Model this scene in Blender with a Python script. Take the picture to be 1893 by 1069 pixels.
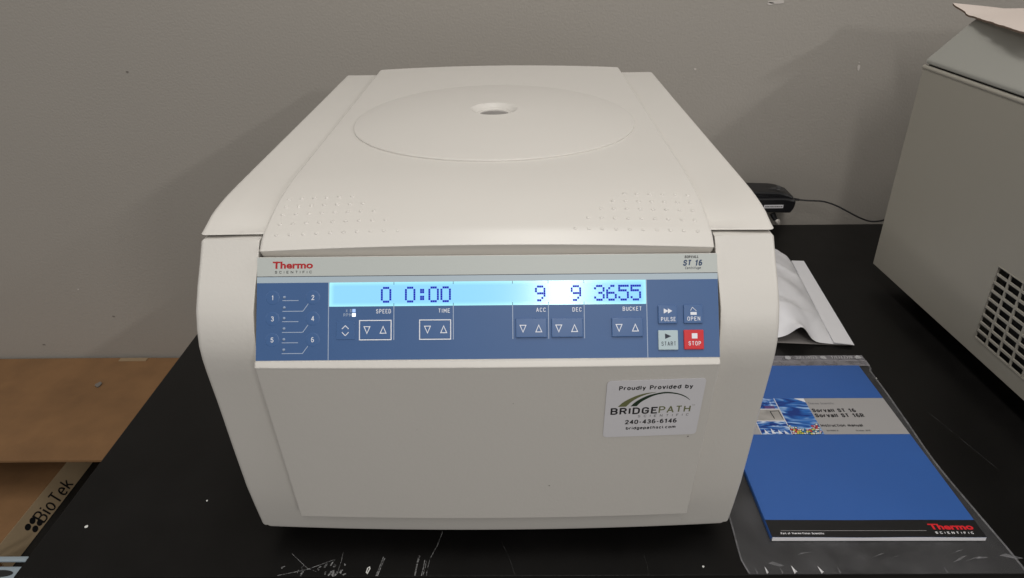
import bpy, bmesh, math, random
from mathutils import Vector, Matrix
random.seed(7)
R = math.radians
sc = bpy.context.scene
for o in list(bpy.data.objects): bpy.data.objects.remove(o)
COL = sc.collection

# ---------------------------------------------------------------- camera
p, yw, rl, H = .4915, -.0116, -.0132, .5525
fwd = Vector((math.sin(yw)*math.cos(p), math.cos(yw)*math.cos(p), -math.sin(p)))
rt = Vector((math.cos(yw), -math.sin(yw), 0)); up = rt.cross(fwd)
a = math.cos(rl)*rt + math.sin(rl)*up; b = -math.sin(rl)*rt + math.cos(rl)*up
cd = bpy.data.cameras.new('camera'); cam = bpy.data.objects.new('camera', cd); COL.objects.link(cam)
M = Matrix.Identity(4)
for i in range(3):
    M[i][0] = a[i]; M[i][1] = b[i]; M[i][2] = -fwd[i]
M[2][3] = H
cam.matrix_world = M
cd.sensor_width = 36; cd.lens = 1303.2/1893*36; cd.clip_start = .02; cd.clip_end = 100
sc.camera = cam

# ---------------------------------------------------------------- light
w = bpy.data.worlds.new('World'); sc.world = w; w.use_nodes = True
w.node_tree.nodes['Background'].inputs[0].default_value = (1, .985, .965, 1)
w.node_tree.nodes['Background'].inputs[1].default_value = .22
sc.view_settings.view_transform = 'Standard'; sc.view_settings.look = 'None'
sc.view_settings.exposure = .14; sc.view_settings.gamma = 1
def lamp(loc, power, sx=.25, sy=1.2, col=(1, .94, .86)):
    l = bpy.data.lights.new('ceiling_lamp', 'AREA'); l.shape = 'RECTANGLE'; l.size = sx; l.size_y = sy
    l.energy = power; l.color = col
    o = bpy.data.objects.new('ceiling_lamp', l); COL.objects.link(o); o.location = loc
    return o
WARM = (1, .965, .92)
lamp((.20, -1.45, 1.80), 16, .14, 1.5, WARM)
lamp((.10, .30, 1.95), 12, .30, 1.2, WARM)
lamp((2.6, .0, 1.95), 22, .25, 2.4, (1, .97, .93))
lamp((2.6, -4.0, 1.95), 75, .20, 1.2, (1, .98, .95))
lamp((4.6, .3, 1.95), 22, .25, 2.4, (.98, .98, 1))
lamp((-2.4, -.4, 1.95), 14, .25, 2.4, WARM)

# ---------------------------------------------------------------- materials
def lin(c):
    return tuple(((x/255)/12.92 if x/255 <= .04045 else ((x/255+.055)/1.055)**2.4) for x in c) + (1,)
def mat(name, col, rough=.5, bump=0, bscale=400, mottle=0, mscale=6, spec=.5, emit=None, es=0, coat=0, metal=0, srgb=False, bdist=.001, rvar=0):
    m = bpy.data.materials.new(name); m.use_nodes = True; nt = m.node_tree; P = nt.nodes['Principled BSDF']
    c = lin(col) if srgb else tuple(col)+(1,)
    P.inputs['Base Color'].default_value = c; P.inputs['Roughness'].default_value = rough
    P.inputs['Specular IOR Level'].default_value = spec; P.inputs['Metallic'].default_value = metal
    if coat: P.inputs['Coat Weight'].default_value = coat; P.inputs['Coat Roughness'].default_value = .08
    if emit: P.inputs['Emission Color'].default_value = tuple(emit)+(1,); P.inputs['Emission Strength'].default_value = es
    tc = nt.nodes.new('ShaderNodeTexCoord')
    if bump:
        n = nt.nodes.new('ShaderNodeTexNoise'); n.inputs['Scale'].default_value = bscale; n.inputs['Detail'].default_value = 3
        nt.links.new(tc.outputs['Object'], n.inputs['Vector'])
        bp = nt.nodes.new('ShaderNodeBump'); bp.inputs['Strength'].default_value = bump; bp.inputs['Distance'].default_value = bdist
        nt.links.new(n.outputs['Fac'], bp.inputs['Height']); nt.links.new(bp.outputs['Normal'], P.inputs['Normal'])
    if mottle or rvar:
        n2 = nt.nodes.new('ShaderNodeTexNoise'); n2.inputs['Scale'].default_value = mscale; n2.inputs['Detail'].default_value = 5
        nt.links.new(tc.outputs['Object'], n2.inputs['Vector'])
        if mottle:
            mp = nt.nodes.new('ShaderNodeMapRange'); mp.inputs[1].default_value = .25; mp.inputs[2].default_value = .75
            mp.inputs[3].default_value = 1-mottle; mp.inputs[4].default_value = 1+mottle
            nt.links.new(n2.outputs['Fac'], mp.inputs[0])
            mx = nt.nodes.new('ShaderNodeVectorMath'); mx.operation = 'MULTIPLY'; mx.inputs[0].default_value = c[:3]
            nt.links.new(mp.outputs[0], mx.inputs[1]); nt.links.new(mx.outputs[0], P.inputs['Base Color'])
        if rvar:
            mr = nt.nodes.new('ShaderNodeMapRange'); mr.inputs[1].default_value = .3; mr.inputs[2].default_value = .7
            mr.inputs[3].default_value = max(.02, rough-rvar); mr.inputs[4].default_value = rough+rvar
            nt.links.new(n2.outputs['Fac'], mr.inputs[0]); nt.links.new(mr.outputs[0], P.inputs['Roughness'])
    return m
def see_through(m, alpha, streak=0, scale=20):
    nt = m.node_tree; P = nt.nodes['Principled BSDF']; P.inputs['Alpha'].default_value = alpha
    if streak:
        tc = nt.nodes.new('ShaderNodeTexCoord'); n = nt.nodes.new('ShaderNodeTexNoise'); n.inputs['Scale'].default_value = scale; n.inputs['Detail'].default_value = 6
        n.inputs['Distortion'].default_value = 1.2
        mp = nt.nodes.new('ShaderNodeMapRange'); mp.inputs[1].default_value = .35; mp.inputs[2].default_value = .7
        mp.inputs[3].default_value = max(0, alpha-streak); mp.inputs[4].default_value = alpha+streak
        nt.links.new(tc.outputs['Object'], n.inputs['Vector']); nt.links.new(n.outputs['Fac'], mp.inputs[0]); nt.links.new(mp.outputs[0], P.inputs['Alpha'])
    return m
CREAM = mat('cream_plastic', (.668, .643, .602), .36, bump=.10, bscale=520, bdist=.0006, mottle=.012, mscale=9)
CREAMT = mat('cream_textured', (.658, .633, .592), .40, bump=.16, bscale=300, bdist=.0008, mottle=.015, mscale=7)
SILVER = mat('silver_strip', (.50, .53, .51), .42, metal=.0, bump=.05, bscale=900)
PALEBL = mat('pale_blue_print', (.42, .51, .58), .4)
BLUE = mat('blue_membrane', (.048, .118, .285), .42, bump=.04, bscale=900, mottle=.02, mscale=30)
BLUEK = mat('blue_key', (.053, .126, .30), .36)
NAVY = mat('navy_print', (.012, .018, .04), .5)
INK = mat('white_ink', (.82, .84, .9), .5)
INKD = mat('grey_ink', (.40, .48, .62), .5)
RED = mat('red_key', (.62, .012, .02), .35)
PALEK = mat('pale_key', (.45, .56, .60), .4)
THRED = mat('red_print', (.42, .008, .012), .5)
BLACKP = mat('black_print', (.012, .012, .014), .5)
LED = mat('led_lens', (.30, .38, .52), .3)
LEDON = mat('led_lit', (.9, .95, 1), .3, emit=(.9, .95, 1), es=1.0)
LEDHALF = mat('led_half', (.35, .5, .8), .3, emit=(.3, .5, .9), es=.45)
DIGIT = mat('lcd_segment', (.003, .004, .10), .6, spec=.2, emit=(.006, .010, .42), es=.8)
RUB = mat('black_rubber', (.012, .012, .012), .7)
GAP = mat('dark_recess', (.02, .02, .02), .9)
STICK = mat('white_vinyl', (.74, .73, .76), .35, mottle=.01, mscale=40)
OLIVE = mat('olive_print', (.16, .17, .07), .5); DGREEN = mat('dark_green_print', (.012, .035, .014), .5)
GLASS = mat('smoked_glass', (.24, .23, .22), .12, spec=.8)
WALLM = mat('wall_paint', (.395, .366, .328), .60, bump=.35, bscale=240, bdist=.0014, mottle=.05, mscale=1.3)
CHIP = mat('chipped_plaster', (.62, .58, .54), .8)
SCUFF = mat('dark_scuff', (.20, .18, .16), .8)
BENCH = mat('black_epoxy', (.0062, .0058, .0056), .36, spec=.22, bump=.05, bscale=500, mottle=.25, mscale=14, rvar=.05)
SCR = see_through(mat('pale_scratch', (.42, .42, .42), .7), .42, .42, 260)
SCRF = see_through(mat('faint_scratch', (.2, .2, .2), .6), .16, .14, 90)
SPK = mat('white_fleck', (.75, .75, .72), .6)
FLOORM = mat('floor_vinyl', (.10, .09, .08), .5, mottle=.1)
GREY = mat('grey_enamel', (.375, .355, .305), .45, bump=.12, bscale=420, bdist=.0006, mottle=.015, mscale=5)
GREYL = mat('grey_lid_enamel', (.36, .36, .33), .42, bump=.1, bscale=420, bdist=.0006)
CARD = mat('brown_cardboard', (.235, .123, .050), .8, bump=.4, bscale=90, mottle=.14, mscale=16)
CARDL = mat('pale_cardboard', (.56, .42, .26), .7, bump=.15, bscale=160, mottle=.05, mscale=14)
TAPE = mat('paper_tape', (.34, .24, .14), .5)
BOARD = mat('white_paperboard', (.70, .61, .55), .7, bump=.1, bscale=200, mottle=.02)
BOARDE = mat('torn_board_edge', (.16, .11, .08), .9, bump=.6, bscale=600)
PAGE = mat('page_edges', (.9, .89, .92), .6, bump=.3, bscale=1500)
COVER = mat('blue_cover', (.036, .125, .42), .32, mottle=.03, mscale=12)
BAND = mat('grey_band', (.40, .39, .39), .35); FOOT = mat('black_cover_bar', (.010, .010, .011), .35)
COVRED = mat('bright_red_print', (.75, .02, .03), .4)
PHGREY = mat('photo_grey', (.42, .40, .38), .4, mottle=.25, mscale=60)
PURP = mat('photo_purple', (.12, .06, .22), .4, mottle=.3, mscale=80)
TYVEK = mat('white_tyvek', (.84, .84, .87), .45, bump=.12, bscale=90, bdist=.0012)
TYVIN = mat('tyvek_shaded_inside', (.30, .28, .27), .6)  # shade inside the pouch's open mouth, put into the sheet's colour
BLKPL = mat('black_plastic', (.010, .010, .012), .38, bump=.1, bscale=500)
DKGREY = mat('moulded_label', (.10, .10, .105), .6)
METAL = mat('pale_metal', (.55, .52, .48), .35, metal=.6)
TRAYM = mat('pale_blue_plastic', (.36, .43, .48), .35)
CARTM = mat('shade_cart', (.010, .010, .010), .6)  # black of the added cart, in place of shade
BAG = see_through(mat('clear_film', (.42, .42, .44), .25, bump=.25, bscale=7, bdist=.006), .15, .06, 9)
BAGZ = see_through(mat('milky_film', (.50, .48, .52), .28, bump=.4, bscale=60, bdist=.002), .42, .10, 60)
BAGP = see_through(mat('film_print', (.72, .72, .74), .4), .5, .2, 300)
BAGE = see_through(mat('film_seam', (.5, .5, .52), .3), .26, .10, 60)
GLINT = see_through(mat('film_glint', (.9, .9, .92), .12, spec=1), .85)  # near-opaque white paints glints of light onto the clear film
BEADS = []
for i, c in enumerate(((.8, .72, .12), (.75, .78, .75), (.7, .03, .06), (.45, .6, .15), (.05, .25, .5), (.8, .45, .5))):
    BEADS.append(mat('bead_print', c, .4))
def blue_photo(name, sc_, a_=(.005, .04, .25), b_=(.45, .65, .9)):
    m = mat(name, (.1, .2, .5), .35); nt = m.node_tree; P = nt.nodes['Principled BSDF']
    tc = nt.nodes.new('ShaderNodeTexCoord'); n = nt.nodes.new('ShaderNodeTexNoise'); n.inputs['Scale'].default_value = sc_
    n.inputs['Detail'].default_value = 2; n.inputs['Distortion'].default_value = 2.5
    mp = nt.nodes.new('ShaderNodeMapping'); mp.inputs['Scale'].default_value = (.6, 1.9, 1); mp.inputs['Rotation'].default_value = (0, 0, .5)
    cr = nt.nodes.new('ShaderNodeValToRGB'); e = cr.color_ramp.elements
    e[0].position = .38; e[0].color = a_+(1,); e[1].position = .68; e[1].color = b_+(1,)
    e2 = cr.color_ramp.elements.new(.52); e2.color = (.02, .16, .55, 1)
    nt.links.new(tc.outputs['Object'], mp.inputs[0]); nt.links.new(mp.outputs[0], n.inputs['Vector'])
    nt.links.new(n.outputs['Fac'], cr.inputs[0]); nt.links.new(cr.outputs[0], P.inputs['Base Color'])
    return m
PHBLUE = blue_photo('photo_blue', 34); PHBLUE2 = blue_photo('photo_blue_fine', 70, (.004, .03, .22), (.6, .75, .95))
# backlit LCD: gives off light, brighter along its border
LCD = bpy.data.materials.new('lcd_backlight'); LCD.use_nodes = True
def _lcd():
    nt = LCD.node_tree; P = nt.nodes['Principled BSDF']
    P.inputs['Base Color'].default_value = (.03, .05, .07, 1); P.inputs['Roughness'].default_value = .15; P.inputs['Specular IOR Level'].default_value = .7
    at = nt.nodes.new('ShaderNodeAttribute'); at.attribute_name = 'edge'
    cr = nt.nodes.new('ShaderNodeValToRGB'); e = cr.color_ramp.elements
    e[0].position = 0; e[0].color = (.27, .66, 1, 1); e[1].position = 1; e[1].color = (.42, .93, 1, 1)
    nt.links.new(at.outputs['Fac'], cr.inputs[0]); nt.links.new(cr.outputs[0], P.inputs['Emission Color']); P.inputs['Emission Strength'].default_value = .93
_lcd()

# ---------------------------------------------------------------- builders
def finish(o, label=None, cat=None, kind=None, group=None):
    if label: o['label'] = label
    if cat: o['category'] = cat
    if kind: o['kind'] = kind
    if group: o['group'] = group
    return o
def empty(name, loc, rz=0, **k):
    o = bpy.data.objects.new(name, None); COL.objects.link(o); o.location = loc; o.rotation_euler = (0, 0, rz)
    o.empty_display_size = .05
    return finish(o, **k)
def mesh(name, V, F, m, parent=None, off=(0, 0, 0), smooth=35, **k):
    me = bpy.data.meshes.new(name); me.from_pydata([tuple(Vector(v)-Vector(off)) for v in V], [], F)
    me.validate(); me.update()
    bm = bmesh.new(); bm.from_mesh(me); bmesh.ops.recalc_face_normals(bm, faces=bm.faces); bm.to_mesh(me); bm.free()
    me.materials.append(m)
    if smooth:
        me.shade_smooth(); me.set_sharp_from_angle(angle=R(smooth))
    o = bpy.data.objects.new(name, me); COL.objects.link(o)
    if parent: o.parent = parent
    o.location = off
    if smooth and smooth < 100:
        md = o.modifiers.new('normals', 'WEIGHTED_NORMAL'); md.keep_sharp = True; md.weight = 90
    return finish(o, **k)
ident = lambda x, y, z: (x, y, z)
def boxdata(x0, x1, y0, y1, z0, z1, bev=0, seg=2):
    bm = bmesh.new(); bmesh.ops.create_cube(bm, size=1)
    for v in bm.verts:
        v.co = Vector(((x0+x1)/2+v.co.x*(x1-x0), (y0+y1)/2+v.co.y*(y1-y0), (z0+z1)/2+v.co.z*(z1-z0)))
    if bev: bmesh.ops.bevel(bm, geom=bm.edges[:], offset=bev, segments=seg, affect='EDGES', profile=.5)
    V = [v.co.copy() for v in bm.verts]; F = [[v.index for v in f.verts] for f in bm.faces]; bm.free(); return V, F
class MB:
    def __init__(s): s.V = []; s.F = []
    def add(s, VF, f=ident):
        V, F = VF; n = len(s.V); s.V += [Vector(f(*v)) for v in V]; s.F += [[i+n for i in q] for q in F]; return s
    def box(s, *a_, bev=0, f=ident): return s.add(boxdata(*a_, bev=bev), f)
    def poly(s, pts, f=ident): return s.add((pts, [list(range(len(pts)))]), f)
    def prism(s, pts, w0, w1, f=ident):
        n = len(pts); V = [(x, y, w0) for x, y in pts]+[(x, y, w1) for x, y in pts]
        F = [list(range(n)), list(range(n, 2*n))]+[[i, (i+1) % n, n+(i+1) % n, n+i] for i in range(n)]
        return s.add((V, F), f)
    def line(s, pts, wd, w0, w1, f=ident, closed=False):
        n = len(pts); P_ = [Vector(q) for q in pts]
        L = []; Rr = []
        for i in range(n):
            pr = P_[i-1] if (i or closed) else None; nx = P_[(i+1) % n] if (i < n-1 or closed) else None
            d1 = (P_[i]-pr).normalized() if pr is not None else None; d2 = (nx-P_[i]).normalized() if nx is not None else None
            if d1 is None: d1 = d2
            if d2 is None: d2 = d1
            n1 = Vector((-d1.y, d1.x)); n2 = Vector((-d2.y, d2.x)); mm = (n1+n2)/max(.4, 1+n1.dot(n2))
            L.append(P_[i]+mm*wd/2); Rr.append(P_[i]-mm*wd/2)
        m_ = n if closed else n-1
        V = []
        for i in range(n): V += [(L[i].x, L[i].y, w1), (Rr[i].x, Rr[i].y, w1), (L[i].x, L[i].y, w0), (Rr[i].x, Rr[i].y, w0)]
        F = []
        for i in range(m_):
            j = (i+1) % n; F += [[4*i, 4*i+1, 4*j+1, 4*j], [4*i, 4*j, 4*j+2, 4*i+2], [4*i+1, 4*i+3, 4*j+3, 4*j+1]]
        return s.add((V, F), f)
    def obj(s, name, m, parent=None, **k): return mesh(name, s.V, s.F, m, parent, **k)
def fillet(pts, seg=4):
    out = []; n = len(pts)
    for i, q in enumerate(pts):
        if len(q) == 2 or q[2] == 0: out.append((q[0], q[1])); continue
        P0, P1, P2 = Vector(pts[i-1][:2]), Vector(q[:2]), Vector(pts[(i+1) % n][:2])
        d1 = (P0-P1); d2 = (P2-P1); r = min(q[2], d1.length*.45, d2.length*.45); A = P1+d1.normalized()*r; B = P1+d2.normalized()*r
        for k in range(seg+1):
            t = k/seg; v = A*(1-t)**2+P1*2*t*(1-t)+B*t*t; out.append((v.x, v.y))
    return out
def inset(P_, d):
    n = len(P_); ar = sum(P_[i][0]*P_[(i+1) % n][1]-P_[(i+1) % n][0]*P_[i][1] for i in range(n)); sg = 1 if ar > 0 else -1
    out = []
    for i in range(n):
        a0 = Vector(P_[i])-Vector(P_[i-1]); a1 = Vector(P_[(i+1) % n])-Vector(P_[i])
        a0.normalize(); a1.normalize(); n1 = Vector((-a0.y, a0.x))*sg; n2 = Vector((-a1.y, a1.x))*sg
        v = Vector(P_[i])+(n1+n2)/max(.3, 1+n1.dot(n2))*d; out.append((v.x, v.y))
    return out
def sweep(prof, xa, xb, r, mod=None, n=24, rs=5, special=(), insf=None):
    """closed (y,z) profile swept in x with rounded ends; mod(x,y,z)->(x,y,z)"""
    secs = []
    for k in range(rs):
        t = k/rs*math.pi/2; secs.append((xa+r-r*math.cos(t), r*(1-math.sin(t)), None))
    xs = [(xa+r)+(xb-xa-2*r)*i/n for i in range(n+1)]
    for x in xs: secs.append((x, 0, None))
    for x, tag_ in special: secs.append((x, 0, tag_))
    secs_mid = sorted([s for s in secs], key=lambda s: (s[0], 0 if s[2] is None else s[2]))
    for k in range(rs-1, -1, -1):
        t = k/rs*math.pi/2; secs_mid.append((xb-r+r*math.cos(t), r*(1-math.sin(t)), None))
    V = []; m_ = len(prof)
    for x, d, tg in secs_mid:
        q = ([insf(y, z, d) for y, z in prof] if insf else inset(prof, d)) if d else prof
        for y, z in q: V.append(mod(x, y, z, tg) if mod else (x, y, z))
    F = []; S = len(secs_mid)
    for i in range(S-1):
        for j in range(m_):
            F.append([i*m_+j, i*m_+(j+1) % m_, (i+1)*m_+(j+1) % m_, (i+1)*m_+j])
    F.append(list(range(m_))); F.append([(S-1)*m_+j for j in range(m_)])
    return V, F
def lathe(prof, cx=0, cy=0, n=96, zf=None):
    V = []; F = []; m_ = len(prof)
    for i in range(n):
        t = 2*math.pi*i/n
        for r, z in prof:
            x = cx+r*math.cos(t); y = cy+r*math.sin(t); V.append((x, y, z+(zf(x, y) if zf else 0)))
    for i in range(n):
        j = (i+1) % n
        for k in range(m_-1): F.append([i*m_+k, j*m_+k, j*m_+k+1, i*m_+k+1])
    F.append([i*m_ for i in range(n)]) if prof[0][0] > 0 else None
    F.append([i*m_+m_-1 for i in range(n)])
    return V, F
def tube(pts, r, n=10):
    V = []; F = []; P_ = [Vector(q) for q in pts]; prev = None
    for i, q in enumerate(P_):
        d = (P_[min(i+1, len(P_)-1)]-P_[max(i-1, 0)]).normalized()
        s = d.cross(Vector((0, 0, 1)));  s = s.normalized() if s.length > .01 else Vector((1, 0, 0)); u = s.cross(d).normalized()
        rr = r[i] if isinstance(r, (list, tuple)) else r
        for k in range(n):
            t = 2*math.pi*k/n; V.append(q+s*rr*math.cos(t)+u*rr*math.sin(t))
    for i in range(len(P_)-1):
        for k in range(n): F.append([i*n+k, i*n+(k+1) % n, (i+1)*n+(k+1) % n, (i+1)*n+k])
    F.append(list(range(n))); F.append([(len(P_)-1)*n+k for k in range(n)])
    return V, F
def spline(pts, n=8):
    P_ = [Vector(q) for q in pts]; P_ = [P_[0]*2-P_[1]]+P_+[P_[-1]*2-P_[-2]]; out = []
    for i in range(1, len(P_)-2):
        for k in range(n):
            t = k/n; a0, a1, a2, a3 = P_[i-1:i+3]
            out.append(.5*((2*a1)+(-a0+a2)*t+(2*a0-5*a1+4*a2-a3)*t*t+(-a0+3*a1-3*a2+a3)*t**3))
    out.append(P_[-2]); return out

def textdata(s, x0, x1, y0, y1, bold=0, res=3):
    """built-in heavy lettering as flat geometry fitted to the box"""
    c = bpy.data.curves.new('t', 'FONT'); c.body = s; c.size = 1; c.offset = bold; c.resolution_u = res
    o = bpy.data.objects.new('t', c); COL.objects.link(o)
    me = bpy.data.meshes.new_from_object(o.evaluated_get(bpy.context.evaluated_depsgraph_get()))
    V = [v.co.copy() for v in me.vertices]; F = [list(q.vertices) for q in me.polygons]
    bpy.data.objects.remove(o); bpy.data.curves.remove(c); bpy.data.meshes.remove(me)
    ax, bx = min(v.x for v in V), max(v.x for v in V); ay, by = min(v.y for v in V), max(v.y for v in V)
    return [Vector(((v.x-ax)/(bx-ax)*(x1-x0)+x0, (v.y-ay)/(by-ay)*(y1-y0)+y0, 0)) for v in V], F
# stroke lettering: narrow sans-serif drawn with even strokes; cap height 1, x-height .72
def _A(cx, cy, rx, ry, a0, a1, n=8): return [(cx+rx*math.cos(R(a0+(a1-a0)*i/n)), cy+ry*math.sin(R(a0+(a1-a0)*i/n))) for i in range(n+1)]
W_ = .46
def _cap_o(): return _A(.23, .74, .23, .26, 0, 180, 8)+_A(.23, .26, .23, .26, 180, 360, 8)+[(.46, .74)]
def _sm_o(x=.21): return _A(x, .36, .21, .36, 90, 450, 16)
GL = {
'A': (.5, [[(0, 0), (.25, 1), (.5, 0)], [(.09, .32), (.41, .32)]]),
'B': (.46, [[(0, 0), (0, 1), (.24, 1)]+_A(.24, .76, .2, .24, 90, -90)+[(0, .52)], [(.22, .52)]+_A(.24, .26, .22, .26, 90, -90)+[(0, 0)]]),
'C': (.46, [_A(.23, .74, .23, .26, 10, 180)+_A(.23, .26, .23, .26, 180, 350)]),
'D': (.48, [[(0, 0), (0, 1), (.2, 1)]+_A(.2, .7, .27, .3, 90, 0)+_A(.2, .3, .27, .3, 0, -90)+[(0, 0)]]),
'E': (.4, [[(.4, 1), (0, 1), (0, 0), (.4, 0)], [(0, .52), (.35, .52)]]),
'F': (.38, [[(.38, 1), (0, 1), (0, 0)], [(0, .5), (.33, .5)]]),
'G': (.48, [_A(.23, .74, .23, .26, 10, 180)+_A(.23, .26, .23, .26, 180, 360)+[(.46, .46), (.25, .46)]]),
'H': (.46, [[(0, 0), (0, 1)], [(.46, 0), (.46, 1)], [(0, .52), (.46, .52)]]),
'I': (.02, [[(0, 0), (0, 1)]]), 'K': (.46, [[(0, 0), (0, 1)], [(.44, 1), (.04, .45)], [(.13, .6), (.47, 0)]]),
'L': (.38, [[(0, 1), (0, 0), (.38, 0)]]), 'M': (.56, [[(0, 0), (0, 1), (.28, .3), (.56, 1), (.56, 0)]]),
'N': (.47, [[(0, 0), (0, 1), (.47, 0), (.47, 1)]]), 'O': (.46, [_cap_o()]),
'P': (.45, [[(0, 0), (0, 1), (.23, 1)]+_A(.23, .73, .22, .27, 90, -90)+[(0, .46)]]),
'R': (.47, [[(0, 0), (0, 1), (.23, 1)]+_A(.23, .74, .22, .26, 90, -90)+[(0, .48)], [(.25, .48), (.47, 0)]]),
'S': (.44, [_A(.22, .75, .21, .25, 15, 180)+_A(.22, .75, .21, .23, 180, 262, 4)+_A(.22, .27, .22, .25, 80, 0, 5)+_A(.22, .26, .22, .26, 0, -165, 8)]),
'T': (.46, [[(0, 1), (.46, 1)], [(.23, 1), (.23, 0)]]), 'U': (.46, [[(0, 1)]+_A(.23, .26, .23, .26, 180, 360)+[(.46, 1)]]),
'V': (.48, [[(0, 1), (.24, 0), (.48, 1)]]), 'X': (.46, [[(0, 0), (.46, 1)], [(0, 1), (.46, 0)]]), 'W': (.7, [[(0, 1), (.17, 0), (.35, 1), (.53, 0), (.7, 1)]]),
'0': (.44, [_A(.22, .74, .22, .26, 0, 180)+_A(.22, .26, .22, .26, 180, 360)+[(.44, .74)]]),
'1': (.3, [[(.02, .80), (.2, 1), (.2, 0)]]), '2': (.44, [_A(.22, .75, .21, .25, 170, -30, 8)+[(0, 0), (.44, 0)]]),
'3': (.44, [_A(.21, .76, .2, .24, 165, -80)+[(.15, .53)], [(.15, .52)]+_A(.22, .27, .22, .27, 85, -165)]),
'4': (.46, [[(.35, 0), (.35, 1), (0, .28), (.46, .28)]]), '5': (.44, [[(.41, 1), (.06, 1), (.03, .52)]+_A(.21, .31, .22, .31, 125, -160, 9)]),
'6': (.44, [[(.38, .93)]+_A(.24, .7, .22, .3, 70, 180)+_A(.22, .3, .22, .3, 180, 540, 14)]), '7': (.42, [[(0, 1), (.42, 1), (.13, 0)]]),
'8': (.44, [_A(.22, .76, .19, .24, -90, 270, 12), _A(.22, .27, .22, .27, 90, 450, 12)]), '9': (.44, [[(.06, .07)]+_A(.2, .3, .22, .3, 250, 360)+_A(.22, .7, .22, .3, 0, 360, 14)]),
'-': (.26, [[(0, .4), (.26, .4)]]), '.': (.03, [[(0, 0), (0, .1)]]), ' ': (.2, []),
'a': (.4, [_A(.2, .5, .2, .22, 160, 0, 6)+[(.4, 0)], [(.4, .42), (.2, .40)]+_A(.18, .2, .18, .2, 90, 300, 8)+[(.4, .14)]]),
'b': (.42, [[(0, 1), (0, 0)], _A(.21, .36, .21, .36, 150, -150, 12)]), 'c': (.38, [_A(.21, .36, .21, .36, 45, 315, 12)]),
'd': (.42, [[(.42, 1), (.42, 0)], _A(.21, .36, .21, .36, 30, 330, 12)]), 'e': (.42, [[(0, .38), (.41, .38)]+_A(.21, .36, .205, .36, 4, 310, 14)]),
'f': (.27, [[(.27, .98)]+_A(.2, .84, .1, .15, 90, 180, 4)+[(.1, 0)], [(0, .7), (.26, .7)]]),
'g': (.42, [_A(.21, .37, .21, .35, 30, 330, 12), [(.42, .72), (.42, -.08)]+_A(.21, -.06, .21, .22, 0, -155, 7)]),
'h': (.4, [[(0, 1), (0, 0)], [(0, .42)]+_A(.2, .48, .2, .24, 170, 0, 7)+[(.4, 0)]]), 'i': (.02, [[(0, 0), (0, .72)], [(0, .88), (0, 1)]]),
'k': (.4, [[(0, 0), (0, 1)], [(.36, .72), (.03, .3)], [(.13, .42), (.4, 0)]]), 'l': (.02, [[(0, 0), (0, 1)]]),
'm': (.66, [[(0, 0), (0, .72)], [(0, .45)]+_A(.165, .52, .165, .2, 170, 0, 6)+[(.33, 0)], [(.33, .45)]+_A(.495, .52, .165, .2, 170, 0, 6)+[(.66, 0)]]),
'n': (.4, [[(0, 0), (0, .72)], [(0, .42)]+_A(.2, .48, .2, .24, 170, 0, 7)+[(.4, 0)]]), 'o': (.42, [_sm_o()]),
'p': (.42, [[(0, .72), (0, -.28)], _A(.21, .36, .21, .36, 150, -150, 12)]), 'r': (.25, [[(0, 0), (0, .72)], [(0, .4)]+_A(.22, .44, .2, .27, 160, 75, 4)]),
's': (.36, [_A(.18, .54, .17, .18, 20, 200, 6)+_A(.18, .2, .18, .2, 60, -160, 8)]), 't': (.27, [[(.1, .95), (.1, .12)]+_A(.2, .12, .1, .12, 180, 280, 3), [(0, .7), (.26, .7)]]),
'u': (.4, [[(0, .72)]+_A(.2, .24, .2, .24, 180, 350, 7), [(.4, .72), (.4, 0)]]), 'v': (.4, [[(0, .72), (.2, 0), (.4, .72)]]),
'y': (.4, [[(0, .72), (.21, .02)], [(.4, .72), (.17, -.2), (.05, -.28)]])}
def strokes(s, x0, x1, y0, y1, bold=.13, shear=0, gap=.2, ux=1, uy=1):
    """y0 is the baseline, y1 the top of the capitals; ux, uy: real length of one unit along x and y"""
    x = 0; P_ = []
    for ch in s:
        w_, st = GL[ch]
        for q in st: P_.append([(x+bold/2+a_, bold/2+b_*(1-bold)) for a_, b_ in q])
        x += w_+bold+gap
    tot = x-gap; capu = abs(y1-y0)*uy; k = (x1-x0)*ux/tot/capu      # letter units: cap height 1
    out = MB(); n = 0
    for q in P_:
        q = [Vector((a_*k, b_)) for a_, b_ in q]
        closed = len(q) > 3 and (q[0]-q[-1]).length < 1e-4
        runs = [[q[0]]]
        for i in range(1, len(q)):
            runs[-1].append(q[i])
            if i < len(q)-1:
                d1 = (q[i]-q[i-1]).normalized(); d2 = (q[i+1]-q[i]).normalized()
                if d1.dot(d2) < .35: runs.append([q[i]]); closed = False
        for r_ in runs:
            if closed: r_ = r_[:-1]
            elif len(runs) > 1:
                d = (r_[0]-r_[1]).normalized(); r_[0] = r_[0]+d*bold*.35; d = (r_[-1]-r_[-2]).normalized(); r_[-1] = r_[-1]+d*bold*.35
            m_ = MB().line([tuple(v) for v in r_], bold*min(1.15, .5+.5*k) if k < 1 else bold, 0, 0, closed=closed)
            n_ = len(out.V); n += 1
            for v in m_.V: out.V.append(Vector((x0+(v[0]+shear*v[1])*capu/ux, y0+v[1]*(y1-y0), (n % 4)*.005)))
            out.F += [[i+n_ for i in f] for j, f in enumerate(m_.F) if j % 3 == 0]
    return out.V, out.F
def stroke_text(f, w_, *a_, heavy=None, **k):
    V, F = strokes(*a_, **k) if heavy is None else textdata(*a_, bold=heavy); return [f(x, y, w_+z) for x, y, z in V], F

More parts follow.
